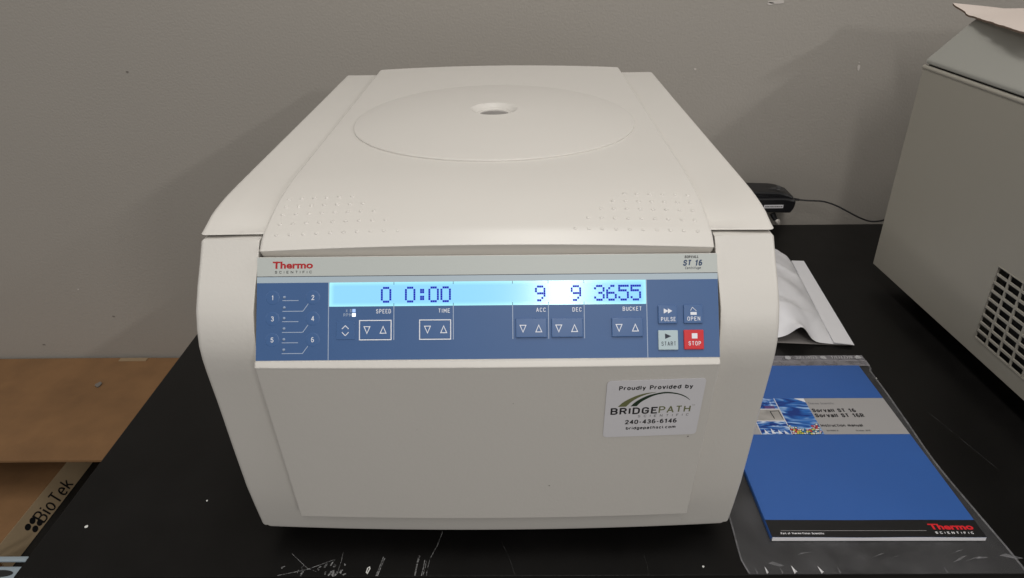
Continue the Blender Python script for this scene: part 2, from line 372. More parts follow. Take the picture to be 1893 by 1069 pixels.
# ---------------------------------------------------------------- setting
def plate(name, x0, x1, y0, y1, z0, z1, m, **k): return MB().box(x0, x1, y0, y1, z0, z1).obj(name, m, smooth=0, **k)
wall = plate('wall', -4, 4, 1.296, 1.42, -.9, 2.4, WALLM, kind='structure', label='grey-beige painted wall behind the bench')
plate('floor', -4, 5, -3, 1.296, -.95, -.9, FLOORM, kind='structure', label='floor beneath the bench')
def blob(n, rx, ry, seed, ox=0, oy=0):
    rr = random.Random(seed); return [(ox+rx*math.cos(2*math.pi*i/n)*(.7+.5*rr.random()), oy+ry*math.sin(2*math.pi*i/n)*(.7+.5*rr.random())) for i in range(n)]
for (x, z, rx, rz, m) in ((.6071, .3006, .0022, .006, CHIP), (.6065, .309, .0012, .0012, CHIP), (.3169, .3009, .0022, .0022, CHIP), (.443, .411, .016, .0035, CHIP), (.4335, .4085, .006, .003, CHIP),
                          (-.7008, .307, .0025, .002, SCUFF), (-.8672, -.2001, .003, .002, SCUFF), (-.9228, -.134, .002, .0015, CHIP), (-1.04, -.27, .003, .002, SCUFF)):
    q = blob(11, rx, rz, int(abs(x)*1e4)); f = lambda u, v, w_, x=x, z=z: (x+u, 1.2958-w_, z+v)
    MB().prism(q, 0, .0004, f).obj('paint_chip' if m is CHIP else 'wall_scuff', m, wall)

bench = empty('lab_bench', (.6, .86, -.04), label='black epoxy laboratory bench top, scratched along its front edge, carrying the centrifuge', cat='bench')
def bo(name, mb, m, **k):
    V = [Vector(v)-Vector((.6, .86, -.04)) for v in mb.V]; return mesh(name, V, mb.F, m, bench, **k)
bo('bench_top', MB().box(-.4835, 2.1, .4585, 1.293, -.035, 0, bev=.0012), BENCH)
bo('cabinet', MB().box(-.455, 2.1, .50, 1.28, -.9, -.036), GREY)
def scr(pts, wd=.0006, m=None):
    mb = MB(); P_ = [Vector((q[0], q[1])) for q in pts]
    mb.line([tuple(q) for q in P_], wd, .0001, .0003); return bo('scratch', mb, m or SCR)
scr([(-.2245, .4853), (-.205, .468), (-.1956, .4641)], .0004)
scr([(-.2314, .4597), (-.205, .4665), (-.1813, .4782)], .0005)
scr([(-.1813, .4782), (-.1834, .4707)], .0011)
scr([(-.1748, .4640), (-.1765, .4605), (-.1790, .4588)], .0022)
scr([(-.1747, .4864), (-.1742, .4770), (-.1748, .4640)], .0003)
scr([(-.1340, .4814), (-.1358, .470), (-.1375, .4588)], .0008)
scr([(-.1325, .4795), (-.1345, .470), (-.1362, .4588)], .0010)
scr([(-.0996, .4826), (-.1003, .470), (-.1008, .4590)], .0013)
scr([(-.0985, .4826), (-.0995, .475)], .0006)
scr([(-.0934, .4771), (-.0937, .468), (-.0946, .4588)], .0007)
scr([(-.0917, .4764), (-.0920, .468), (-.0932, .4588)], .0006)
scr([(-.0793, .5126), (-.083, .495), (-.0882, .4798), (-.0897, .468), (-.0898, .4588)], .0005)
scr([(.119, .482), (.1205, .470), (.1195, .459)], .0003, SCRF)
scr([(-.02, .50), (-.012, .481), (-.006, .459)], .0004, SCRF)
0 and scr([(.50, .96), (.515, .80), (.535, .62), (.55, .50)], .0005, SCRF); scr([(.505, .70), (.53, .60)], .0005, SCRF)
rr = random.Random(3)
for i in range(14):
    x = -.23+rr.random()*.07; y = .4590+rr.random()**2*.012; l = .002+rr.random()*.004
    scr([(x, y), (x+(rr.random()-.5)*.003, y+l*.5), (x+(rr.random()-.5)*.004, y+l)], .0006+rr.random()*.0012)
MBs = MB()
MBs.line([(-.1470, .4680), (-.1455, .4692), (-.1448, .4672), (-.1462, .4618), (-.1474, .4632)], .0010, .0001, .0004, closed=True)
bo('chalk_mark', MBs, SPK)
for (x, y, r_) in ((-.4467, .5213, .0016), (-.3359, .5568, .0009), (.1733, .4682, .0010), (.4735, .7721, .0008)):
    mb = MB(); mb.prism(blob(9, r_, r_*1.2, int(x*5000), x, y), .0001, .0006); bo('fleck', mb, SPK)

# ---------------------------------------------------------------- main centrifuge
OFF = Vector((0, .30, 0))          # root stands under the middle of the machine: machine y .80
rm = .0031; cs, sn = math.cos(rm), math.sin(rm)
CY = .80
root = empty('centrifuge', (-.0257-sn*(CY-.5), .5+cs*(CY-.5), 0), rm, cat='centrifuge',
             label='cream benchtop centrifuge with blue control panel and lit display, mid-bench')
def part(name, VF, m, parent=None, **k):
    V, F = VF; return mesh(name, [Vector(v)-Vector((0, CY, 0)) for v in V], F, m, parent or root, **k)
def pmb(name, mb, m, parent=None, **k): return part(name, (mb.V, mb.F), m, parent, **k)
def ptext(name, s, x0, x1, y0, y1, w_, f, m, parent, **k):
    return part(name, stroke_text(f, w_, s, x0, x1, y0, y1, **k), m, parent, smooth=0)
def bowf(x, y, amt=.007):
    k = min(1, max(0, (.56-y)/.04)); return -amt*k*(1-(x/.23)**2)
front = [(.502, .0232), (.4955, .053), (.489, .085), (.4825, .135), (.4762, .19), (.4712, .225), (.4698, .2385), (.4700, .251), (.4735, .265), (.4795, .279), (.491, .2945), (.5035, .3085)]
hp = fillet([(1.085, .0232)] + [(.502, .0232)] + front[1:] + [(.5160, .3238), (1.085, .3238)])
def hmod(x, y, z, tg):
    y2 = y+bowf(x, y)
    if tg == 1 or (tg is None and abs(x) < .1805):
        if z > .225: y2 = max(y2, y2+.022*min(1, (z-.225)/.012)) if y < .56 else y2
    return (x, y2, z)
def hsec():
    # explicit order of sections so the notch for panel and lid has upright walls
    rs, r = 5, .0045; S = []
    for k in range(rs): t = k/rs*math.pi/2; S.append((-.23+r-r*math.cos(t), r*(1-math.sin(t)), 0))
    for x in (-.2255, -.215, -.205, -.196, -.190, -.1878): S.append((x, 0, 0))
    S.append((-.1822, 0, 0)); S.append((-.1812, .0006, 0)); S.append((-.1812, 0, 1))
    for i in range(1, 16): S.append((-.1812+.3624*i/16, 0, 1))
    S2 = [(-x, d, t) for x, d, t in reversed(S) if x < -.18]
    S = [s for s in S]
    S += [(.1812, 0, 1)] if not any(abs(s[0]-.1812) < 1e-6 for s in S2) else []
    S += S2
    V = []; F = []; m_ = len(hp)
    S = [s for s in S if True]
    S = sorted(S, key=lambda s: s[0]) if False else S
    for x, d, tg in S:
        q = inset(hp, d) if d else hp
        for y, z in q:
            y2 = y+bowf(x, y)
            if tg and z > .225 and y < .56: y2 += .022*min(1, (z-.225)/.012)
            sh = .0013*min(1, max(0, (.310-z)/.03))*min(1, max(0, (z-.232)/.012)) if .17 < abs(x) < .187 and y < .56 else 0
            V.append((x+math.copysign(sh, x), y2, z))
    for i in range(len(S)-1):
        for j in range(m_): F.append([i*m_+j, i*m_+(j+1) % m_, (i+1)*m_+(j+1) % m_, (i+1)*m_+j])
    F.append(list(range(m_))); F.append([(len(S)-1)*m_+j for j in range(m_)])
    return V, F
part('housing', hsec(), CREAMT)
bp_ = fillet([(1.07, .0185), (.5045, .0185, .001), (.5035, .0228), (1.07, .0228)])
part('base_pan', sweep(bp_, -.2262, .2262, .004, lambda x, y, z, t: (x, y+bowf(x, y), z), 24, 3), CREAMT)
for sx in (-1, 1):
    for y in (.56, 1.03):
        part('rubber_foot', lathe([(.018, 0.0002), (.018, .002), (.015, .0184)], sx*.19, y, 24), RUB)
# shroud above the seam
sp = fillet([(1.09, .3250), (.5240, .3240), (.5176, .3268, .0005), (.5195, .3278), (.5255, .3298), (.532, .3318), (.541, .3345), (.552, .3362), (.566, .3374), (.58, .3381), (.61, .3384), (.75, .3384), (.92, .3384), (1.084, .3384), (1.09, .336)])
def spin(y, z, d):
    if z < .3255: return (y+d*.6 if y < .6 else y-d, z)
    if y > 1.05: return (y-d*.7, z-d*.6)
    t = min(1, max(0, (y-.518)/.05)); ph = t**.6*math.pi/2
    return (y+d*math.cos(ph), z-d*math.sin(ph))
def smod(x, y, z, t):
    k = min(1, max(0, (.66-y)/.06)); k = k*k*(3-2*k); q = min(1, max(0, (.222-abs(x))/.034)); q = q*q*(3-2*q)
    return (x, y+.0022*q*min(1, max(0, (.56-y)/.03))*(1 if z > .3255 else .6), z-(.0034*k*q if z > .3285 else .0006*k*q))
part('top_shroud', sweep(sp, -.23, .23, .0048, smod, 60, 6, (), spin), CREAM)
# lid
lp = [(.5080, .3120), (.5038, .3186, .0006), (.5064, .3202, .0008), (.514, .3255), (.521, .3282), (.53, .3306), (.541, .3335), (.555, .3362), (.567, .3379), (.58, .3392), (.60, .3406), (.62, .3413), (.68, .3417), (.80, .3426), (.90, .3433), (1.0, .3441), (1.093, .3448, .004), (1.097, .3380, .002), (.56, .3300), (.52, .3120, .002)]
lprof = fillet(lp, 3)
def crown(x): return .0045*(1-(x/.18)**2)
def lmod(x, y, z, t): return (x, y+bowf(x, y, .003)*.6, z+crown(x)*min(1, max(0, (z-.3125)/.005)))
LID = part('lid', sweep(lprof, -.18, .18, .0034, lmod, 40, 4), CREAM)
tp = [q[:2] for q in lp[2:16]]
def lidz(x, y):
    for (y0, z0), (y1, z1) in zip(tp, tp[1:]):
        if y <= y1: return z0+(z1-z0)*(y-y0)/(y1-y0)+crown(x)
    return tp[-1][1]+crown(x)
RD = .157
prof = [(RD, -.002), (RD, .0013), (RD-.0005, .0018), (RD-.0014, .0020)]
for i in range(1, 14):
    r_ = (RD-.0014)*(1-i/14)+.0285*i/14; prof.append((r_, .0020+.0080*(1-(r_/RD)**2)))
prof += [(.0272, .0104), (.0258, .0100), (.0225, .0076), (.0205, .0064), (.0192, .0060), (.0188, .0052)]
prof += [(.0172, .0050), (.0162, .0050), (.0158, .0044)]
DISC = part('raised_disc', lathe(prof, 0, .7955, 128, lambda x, y: lidz(x, .7955)*.0+lidz(x, y)), CREAM, LID)
part('viewing_window', lathe([(.0160, .0046), (.012, .0058), (.006, .0066), (.0001, .0068)], 0, .7955, 40, lambda x, y: lidz(0, .7955)), GLASS, LID)
dotme = None
for row, (n, y) in enumerate(((10, .5155), (9, .5285), (8, .5410), (7, .5530), (6, .5655))):
    for sx in (-1, 1):
        for i in range(n):
            x = sx*(.1676+row*.0005-i*.01078)
            z = lidz(x, y); dz = (lidz(x, y+.002)-lidz(x, y-.002))/.004
            if dotme is None:
                V = []; F = []; K = 12
                for rr_, hh in ((.0019, -.0002), (.0015, .00075), (.0008, .00115)):
                    for k in range(K): V.append((rr_*math.cos(k*2*math.pi/K), rr_*math.sin(k*2*math.pi/K), hh))
                for l in range(2):
                    for k in range(K): F.append([l*K+k, l*K+(k+1) % K, (l+1)*K+(k+1) % K, (l+1)*K+k])
                F.append([2*K+k for k in range(K)])
                o = mesh('grip_dot', V, F, CREAM, LID, smooth=60); dotme = o
            else:
                o = dotme.copy(); COL.objects.link(o); o.parent = LID
            o.location = (x, y-CY, z-.00005); o.rotation_euler = (math.atan(dz), 0, 0)
# control panel (mm coordinates u, v on its sloping face, w outwards)
def Pn(u, v, w_): return (u/1000, .4555+(v*.5306-w_*.8477)/1000, .247+(v*.8477+w_*.5306)/1000)
PAN = pmb('control_panel', MB().box(-179.6, 180.4, -.4, 81.2, -10, 0, bev=.5, f=Pn), CREAM)
def pb(name, mb, m): return pmb(name, mb, m, PAN)
pb('silver_strip', MB().box(-179.4, 180.2, 66, 80.8, -1, .10, f=Pn), SILVER)
pb('pale_strip', MB().box(-179.4, 180.2, 60.8, 65.5, -1, .10, f=Pn), PALEBL)
pb('dark_line', MB().box(-179.4, 180.2, 65.52, 65.98, -1, .07, f=Pn), NAVY)
fb = MB()
for q in ((-179.4, 180.2, .3, 41.9), (-179.4, -122.65, 41.9, 60.78), (124.2, 180.2, 41.9, 60.78)): fb.box(q[0], q[1], q[2], q[3], -1, .10, f=Pn)
pb('keypad_membrane', fb, BLUE)
# display
nx, nv = 60, 12; V = []; F = []; ed = []
for j in range(nv+1):
    for i in range(nx+1):
        u = -122.6+246.8*i/nx; v = 41.95+18.8*j/nv; V.append(Pn(u, v, .12)); d = min(u+122.6, 124.2-u, v-41.95, 60.75-v); ed.append(max(0, 1-d/2.6)*.9)
for j in range(nv):
    for i in range(nx): q = j*(nx+1)+i; F.append([q, q+1, q+nx+2, q+nx+1])
D = part('display', (V, F), LCD, PAN)
at = D.data.attributes.new('edge', 'FLOAT', 'POINT')
for i, e_ in enumerate(ed): at.data[i].value = e_
G = {'0': '.###. #...# #...# #...# #...# #...# .###.', '9': '.###. #...# #...# .#### ....# ...#. .##..', '3': '.###. #...# ....# ..##. ....# #...# .###.',
     '6': '..##. .#... #.... ####. #...# #...# .###.', '5': '##### #.... ####. ....# ....# #...# .###.', ':': '..... ..##. ..##. ..... ..##. ..##. .....'}
for ch, u0 in (('0', -82.3), ('0', -63.5), (':', -55.0), ('0', -45.2), ('0', -35.8), ('9', 37.9), ('9', 65.7), ('3', 83.9), ('6', 93.3), ('5', 102.7), ('5', 112.2)):
    mb = MB()
    for r_, row in enumerate(G[ch].split()):
        for c_, x in enumerate(row):
            if x == '#':
                u = u0+c_*1.66; v = 57.0-r_*1.79; mb.poly([Pn(u, v-1.68, .2), Pn(u+1.54, v-1.68, .2), Pn(u+1.54, v, .2), Pn(u, v, .2)])
    pmb('display_digit' if ch != ':' else 'display_colon', mb, DIGIT, PAN, smooth=0)
# dividing lines and ticks
for u in (-123.1, 124.6): pb('divider_line', MB().box(u-.28, u+.28, .4, 60.8, 0, .16, f=Pn), INKD)
for u in (-72.1, -25.8, 20.4, 48.2, 76.0):
    pb('divider_line', MB().box(u-.28, u+.28, 15.6, 41.9, 0, .18, f=Pn), INKD)
    pb('display_tick', MB().box(u-.2, u+.2, 42, 44.2, .1, .22, f=Pn).box(u-.2, u+.2, 58.6, 60.7, .1, .22, f=Pn), NAVY)
# keys
def key(u0, u1, v0, v1, m=BLUEK, h=1.5, bev=.7): return pb('key', MB().box(u0, u1, v0, v1, -.3, h, bev=bev, f=Pn), m)
def tri(u, v, dn, w_):
    s = -1 if dn else 1; return MB().line([(u-2.3, v-2.6*s), (u+2.3, v-2.6*s), (u, v+2.7*s)], .62, w_-.05, w_+.06, f=Pn, closed=True)
def frame(u0, u1, v0, v1): pb('key_border', MB().line([(u0, v0), (u1, v0), (u1, v1), (u0, v1)], .75, 0, .3, f=Pn, closed=True), INK)
key(-116.9, -102.6, 16.2, 30.6, h=.5, bev=.3)
pb('arrow', MB().line([(-112.4, 24.4), (-109.8, 27.0), (-107.2, 24.4)], .6, .45, .56, f=Pn).line([(-112.4, 21.9), (-109.8, 19.3), (-107.2, 21.9)], .6, .45, .56, f=Pn), INK)
for (u0, u1, v0, v1, fr, ua, ub) in ((-98.8, -74.2, 15.9, 30.9, 1, -93.0, -80.4), (-52.0, -27.9, 15.9, 30.9, 1, -45.9, -33.3), (22.6, 46.8, 16.5, 31.3, 0, 28.3, 40.5), (50.3, 74.8, 16.5, 31.3, 0, 56.0, 68.2), (97.0, 121.3, 16.5, 31.3, 0, 102.6, 115.2)):
    if fr: frame(u0, u1, v0, v1); key(u0+.8, u1-.8, v0+.8, v1-.8, h=.35, bev=.2); hh = .36
    else: key(u0, u1, v0, v1); hh = 1.5
    pb('arrow', tri(ua, 23.5, 1, hh), INK); pb('arrow', tri(ub, 23.5, 0, hh), INK)
def lt(s, u0, u1, v0, v1, m=INK, w_=.16, **k):
    k.setdefault('bold', .135); k.setdefault('gap', .24); return ptext('lettering', s, u0, u1, v0, v1, w_, Pn, m, PAN, **k)
lt('SPEED', -85.9, -74.4, 36.3, 39.7); lt('TIME', -37.5, -28.4, 36.4, 39.7); lt('ACC', 38.7, 46.2, 36.4, 39.7); lt('DEC', 66.9, 74.0, 36.4, 39.7); lt('BUCKET', 105.9, 120.6, 36.6, 39.9)
lt('X G', -109.6, -105.0, 37.4, 39.8, INKD); lt('RPM', -111.4, -105.0, 34.2, 36.6, INKD)
pb('indicator_led', MB().box(-104.5, -102.0, 37.3, 39.9, 0, .2, bev=.08, f=Pn), LEDHALF); pb('indicator_led', MB().box(-104.6, -101.9, 34.0, 36.6, 0, .3, bev=.1, f=Pn), LEDON)
key(133.0, 147.9, 26.3, 40.6); key(152.8, 167.7, 26.4, 40.8); key(132.7, 148.1, 6.1, 21.3, PALEK); key(152.5, 167.9, 6.3, 21.5, RED)
lt('PULSE', 135.2, 146.5, 28.3, 31.5, w_=1.55); lt('OPEN', 155.5, 165.4, 28.5, 31.7, w_=1.55); lt('START', 135.1, 146.3, 9.3, 12.6, NAVY, 1.55); lt('STOP', 156.0, 165.5, 9.4, 12.7, w_=1.55)
pb('key_symbol', MB().prism([(137.4, 34.2), (141.0, 36.2), (137.4, 38.2)], 1.5, 1.6, Pn).prism([(140.6, 34.2), (144.0, 36.2), (140.6, 38.2)], 1.5, 1.62, Pn), INK)
pb('key_symbol', MB().box(158.0, 162.8, 33.0, 35.2, 1.5, 1.6, f=Pn).line([(158.1, 36.3), (159.6, 38.9), (162.7, 36.0)], .35, 1.5, 1.6, f=Pn), INK)
pb('key_symbol', MB().prism([(138.0, 14.6), (142.8, 16.7), (138.0, 18.8)], 1.5, 1.6, Pn), NAVY)
pb('key_symbol', MB().box(158.6, 162.9, 14.8, 18.8, 1.5, 1.6, f=Pn), INK)
for r_ in range(3):
    v = 49.2-16.42*r_
    for u, s in ((-166.9, str(1+2*r_)), (-135.4, str(2+2*r_))):
        q = lathe([(5.7, 0.0), (5.4, .14), (5.0, .22), (4.0, .24)], 0, 0, 32)
        pb('round_key', MB().add(q, lambda x, y, z, u=u, v=v: Pn(u+x, v+y, z)), BLUEK)
        hw = .7 if s == '1' else 1.15; lt(s, u-hw, u+hw, v-1.95, v+1.95, w_=.26)
    for dv in (.35, -7.7):
        q = lathe([(1.15, 0), (1.0, .5), (.55, .85)], 0, 0, 14)
        pb('led', MB().add(q, lambda x, y, z, v=v, dv=dv: Pn(-157.7+x, v+dv+y, z)), LED)
    pb('key_line', MB().line([(-159.2, v-2.25), (-146.6, v-2.25)], .5, 0, .16, f=Pn), INKD)
    pb('key_line', MB().line([(-159.2, v-10.6), (-143.1, v-10.6), (-139.0, v-4.9)], .5, 0, .16, f=Pn), INKD)
ptext('logo', 'Thermo', -167.3, -135.6, 71.9, 77.6, .16, Pn, THRED, PAN, heavy=.035)
ptext('lettering', 'SCIENTIFIC', -165.6, -136.3, 68.2, 70.2, .16, Pn, BLACKP, PAN, gap=.42, bold=.17)
ptext('lettering', 'SORVALL', 154.7, 165.7, 77.3, 79.4, .16, Pn, BLACKP, PAN, bold=.2, shear=.2, gap=.1)
ptext('lettering', 'ST 16', 153.3, 168.1, 71.2, 76.1, .16, Pn, mat('blue_print', (.02, .05, .12), .5), PAN, bold=.22, shear=.2, gap=.12)
ptext('lettering', 'Centrifuge', 154.9, 167.2, 68.7, 70.7, .16, Pn, NAVY, PAN, bold=.15, shear=.2, gap=.14)
# front cover under the panel
def fbow(x, v): return -(.0042-.0022*v/188)*(1-(x/.18)**2)
def Pl(u, v, w_): return (u/1000, .4805+(-.151*v-.9885*w_)/1000+fbow(u/1000, v), .056+(.9885*v-.151*w_)/1000)
fc = fillet([(.4805, .056, .001), (.4660, .152), (.4528, .2408), (.4522, .2428, .0006), (.4532, .2442, .0008), (.4552, .2466), (.50, .2466), (.505, .056)], 3)
part('front_cover', sweep(fc, -.1808, .1808, .0020, lambda x, y, z, t: (x, y+(fbow(x, (z-.056)*1000) if y < .49 else 0), z), 30, 3), CREAMT)
# sticker: rect w 78.3 x h 65.3 mm, turned a little
sa = R(1.1); SO = (133.2, 142.0); SW, SH = 77.8, 64.6
def St(s, t, w_):
    x = (s-.5)*SW; y = (.5-t)*SH; x += -y*-.012
    return Pl(SO[0]+x*math.cos(sa)-y*math.sin(sa), SO[1]+x*math.sin(sa)+y*math.cos(sa), w_)
V = []; F = []; N = 14
rc = .045
outl = []
for (cx, cy, a0) in ((1-rc, rc, -90), (1-rc, 1-rc, 0), (rc, 1-rc, 90), (rc, rc, 180)):
    for k in range(6): t = R(a0+k*18); outl.append((cx+rc*math.cos(t), cy+rc*SW/SH*math.sin(t)))
# strips so the sticker follows the bowed cover
xs = sorted(set([round(q[0], 4) for q in outl]+[i/N for i in range(1, N)]))
def yr(x):
    rx = rc; ry = rc*SW/SH
    if x < rx: d = ry*(1-math.sqrt(max(0, 1-((rx-x)/rx)**2)))
    elif x > 1-rx: d = ry*(1-math.sqrt(max(0, 1-((x-1+rx)/rx)**2)))
    else: d = 0
    return d
for x in xs:
    d = yr(x); 
    for yy in (d, 1-d):
        V.append(St(x, yy, .18)); V.append(St(x, yy, -.05))
for i in range(len(xs)-1):
    q = 4*i; F += [[q, q+2, q+6, q+4], [q, q+1, q+5, q+4], [q+2, q+3, q+7, q+6]]
STK = part('sticker', (V, F), STICK, smooth=50)
def stt(name, s, s0, s1, t0, t1, m, **k): return ptext(name, s, s0, s1, t1, t0, .24, lambda x, y, w_: St(x, y, w_), m, STK, ux=SW, uy=SH, **k)
stt('lettering', 'Proudly Provided by', .125, .877, .090, .163, BLACKP, bold=.19, gap=.12)
stt('logo_text', 'BRIDGE', .057, .552, .468, .588, BLACKP, bold=.19, gap=.11)
stt('logo_text', 'PATH', .560, .893, .462, .580, OLIVE, bold=.15, gap=.12)
stt('lettering', 'SCIENTIFIC', .35, .885, .607, .648, mat('soft_grey_print', (.12, .12, .12), .5), gap=.75)
stt('lettering', '240-436-6146', .222, .770, .69, .768, BLACKP, bold=.19, gap=.12)
stt('lettering', 'bridgepathsci.com', .238, .768, .815, .870, BLACKP, bold=.2, gap=.11)
stt('lettering', 'TM', .90, .93, .452, .468, OLIVE)
def arc(o_, i_, m):
    O_ = spline([Vector((q[0], q[1], 0)) for q in o_], 8); I_ = spline([Vector((q[0], q[1], 0)) for q in i_], 8)
    n = len(O_); V = [St(q.x, q.y, .24) for q in O_]+[St(q.x, q.y, .24) for q in I_]
    part('logo_arc', (V, [[i, i+1, n+i+1, n+i] for i in range(n-1)]), m, STK)
arc([(.130, .448), (.19, .36), (.30, .27), (.40, .225), (.51, .208)], [(.215, .448), (.27, .36), (.34, .29), (.42, .240), (.51, .212)], OLIVE)
arc([(.262, .445), (.32, .355), (.42, .27), (.52, .228), (.62, .212), (.74, .245), (.82, .30), (.872, .365)], [(.325, .445), (.37, .37), (.46, .29), (.54, .25), (.63, .238), (.735, .262), (.815, .312), (.868, .368)], DGREEN)
for (u, v, r_) in ((166.4, 107.5, .7), (50.9, 46.7, .6), (-60, 120, .3), (20, 150, .3)):
    pmb('speck', MB().prism(blob(8, r_, r_, int(u), u, v), 0, .12, Pl), SCUFF, STK.parent)

# ---------------------------------------------------------------- instruction manual on its bag
def booklet():
    loc = Vector((.2469, .4977, .0012)); b_ = empty('instruction_manual', loc, -.0036, cat='booklet', label='blue instruction manual with grey title band, lying on the clear plastic bag')
    T = .0052
    def Bk(x, y, z):   # mm across, mm up the page, mm above the cover
        wav = .25*math.sin(x*.055)*math.exp(-y/60) + .5*math.exp(-x/9)
        return (x/1000, y/1000, T+(z+wav)/1000)
    def sheet(name, x0, x1, y0, y1, z, m, par, n=30):
        V = []; F = []
        ny = max(2, int((y1-y0)/8))
        for j in range(ny+1):
            for i in range(n+1): V.append(Bk(x0+(x1-x0)*i/n, y0+(y1-y0)*j/ny, z))
        for j in range(ny):
            for i in range(n): q = j*(n+1)+i; F.append([q, q+1, q+n+2, q+n+1])
        return mesh(name, V, F, m, par)
    n = 40; V = []; F = []
    for y in (0, 60, 120, 297):
        for i in range(n+1):
            x = .6+209*i/n; t = Bk(x, y, -.3); V += [t, (x/1000, y/1000-.0, .0005)]
    st = 2*(n+1)
    for k in range(3):
        for i in range(n):
            q = k*st+2*i; F.append([q, q+2, q+st+2, q+st])
    for i in range(n): q = 2*i; F.append([q, q+1, q+3, q+2]); q = 3*st+2*i; F.append([q, q+1, q+3, q+2])
    for k in range(3): F.append([k*st, k*st+1, (k+1)*st+1, (k+1)*st]); q = k*st+2*n; F.append([q, q+1, q+st+1, q+st])
    mesh('page_block', V, F, PAGE, b_)
    cv = sheet('front_cover', 0, 210, .0, 297, -.12, COVER, b_, 60)
    # spine fold
    mesh('spine', [v for y in (0, .297) for v in ((0, y, T+.0004), (-.0006, y, T*.75), (-.0008, y, T*.45), (-.0005, y, .0002))], [[0, 1, 5, 4], [1, 2, 6, 5], [2, 3, 7, 6]], COVER, b_)
    sheet('back_cover', 0, 210, -.2, 297, -5.0-.5*0, COVER, b_, 20) if 0 else None
    sheet('title_band', 0, 209.9, 154.8, 224.2, .02, BAND, cv); sheet('footer_bar', 0, 209.9, .1, 22.4, .02, FOOT, cv)
    sheet('cover_photo', 73.2, 110, 154.9, 224.1, .08, PHBLUE, cv, 12)
    sheet('cover_photo', 37.2, 72.2, 203.2, 224.1, .08, PHBLUE2, cv, 12); sheet('cover_photo', 37.2, 72.2, 180.6, 201.6, .08, PHGREY, cv, 12); sheet('cover_photo', 37.2, 72.2, 154.9, 178.8, .08, PHBLUE2, cv, 12)
    sheet('cover_photo', 56, 68, 203.4, 209, .12, PURP, cv, 4)
    sheet('photo_frame', 36.4, 37.2, 154.9, 224.1, .10, STICK, cv, 2); sheet('photo_frame', 72.2, 73.2, 154.9, 224.1, .10, STICK, cv, 2)
    sheet('photo_frame', 37.2, 72.2, 201.6, 203.2, .10, STICK, cv, 6); sheet('photo_frame', 37.2, 72.2, 178.8, 180.6, .10, STICK, cv, 6)
    mb = MB().line([(60, 198), (70.5, 199), (71.0, 184)], .9, .12, .16, f=Bk).line([(60, 198), (61, 184)], 1.2, .12, .16, f=Bk); mb.obj('cover_photo', BLACKP, cv)
    mb = MB()
    for x in (44, 52, 60, 67): mb.prism([(x-2.4, 156), (x+2.2, 156), (x-1.5, 164+2*math.sin(x))], .12, .16, Bk)
    mb.obj('cover_photo', INK, cv)
    rr = random.Random(5); MBk = [MB() for _ in BEADS]; bk = MB()
    for j in range(6):
        for i in range(14):
            x = 74.6+i*2.65+(j % 2)*1.2+rr.uniform(-.4, .4); y = 156.6+j*3.3+rr.uniform(-.6, .6)
            if y > 163+10*abs((x-92)/20)**1.3+(4 if x > 100 else 0) or x > 108.4: continue
            bk.prism(blob(8, 2.1, 2.3, i*31+j, x, y), .10, .12, Bk); MBk[rr.choice((0, 0, 1, 1, 1, 2, 3, 4, 5))].prism(blob(9, 1.35, 1.45, i*17+j*5, x, y), .14, .17, Bk)
    bk.obj('bead_outline', BLACKP, cv)
    for q, m in zip(MBk, BEADS): q.obj('bead_print', m, cv) if q.V else None
    mb = MB(); 
    mb.prism([(98, 224), (110, 224), (110, 216)], .12, .15, Bk); mb.obj('cover_photo', INK, cv)
    def bt(s, x0, x1, y0, y1, m, **k): V, F = stroke_text(Bk, .16, s, x0, x1, y0, y1, **k); mesh('lettering', V, F, m, cv, smooth=0)
    bt('Thermo Scientific', 112.3, 144, 211.5, 215.6, mat('faint_grey_print', (.16, .16, .17), .5))
    bt('Sorvall ST 16', 112.0, 165, 196.0, 203.2, BLACKP, bold=.22, gap=.12); bt('Sorvall ST 16R', 112.0, 171.2, 186.0, 193.6, BLACKP, bold=.22, gap=.12)
    bt('Instruction manual', 111.9, 161.6, 168.3, 173.6, BLACKP, bold=.2, gap=.12)
    bt('50119983-B', 115.3, 128.8, 160.0, 162.6, BLACKP); bt('October 2010', 149.7, 166.6, 160.0, 162.6, BLACKP)
    bt('Thermo', 159.8, 203.2, 9.6, 17.0, COVRED, heavy=.035); bt('SCIENTIFIC', 162.3, 200.2, 4.2, 7.0, PAGE, gap=.42, bold=.2)
    bt('Part of Thermo Fisher Scientific', 10.2, 52.8, 3.6, 6.0, PAGE, bold=.18, gap=.13)
    MB().box(11.2, 155, 8.0, 8.4, .1, .16, f=Bk).obj('footer_line', BAND, cv)
booklet()

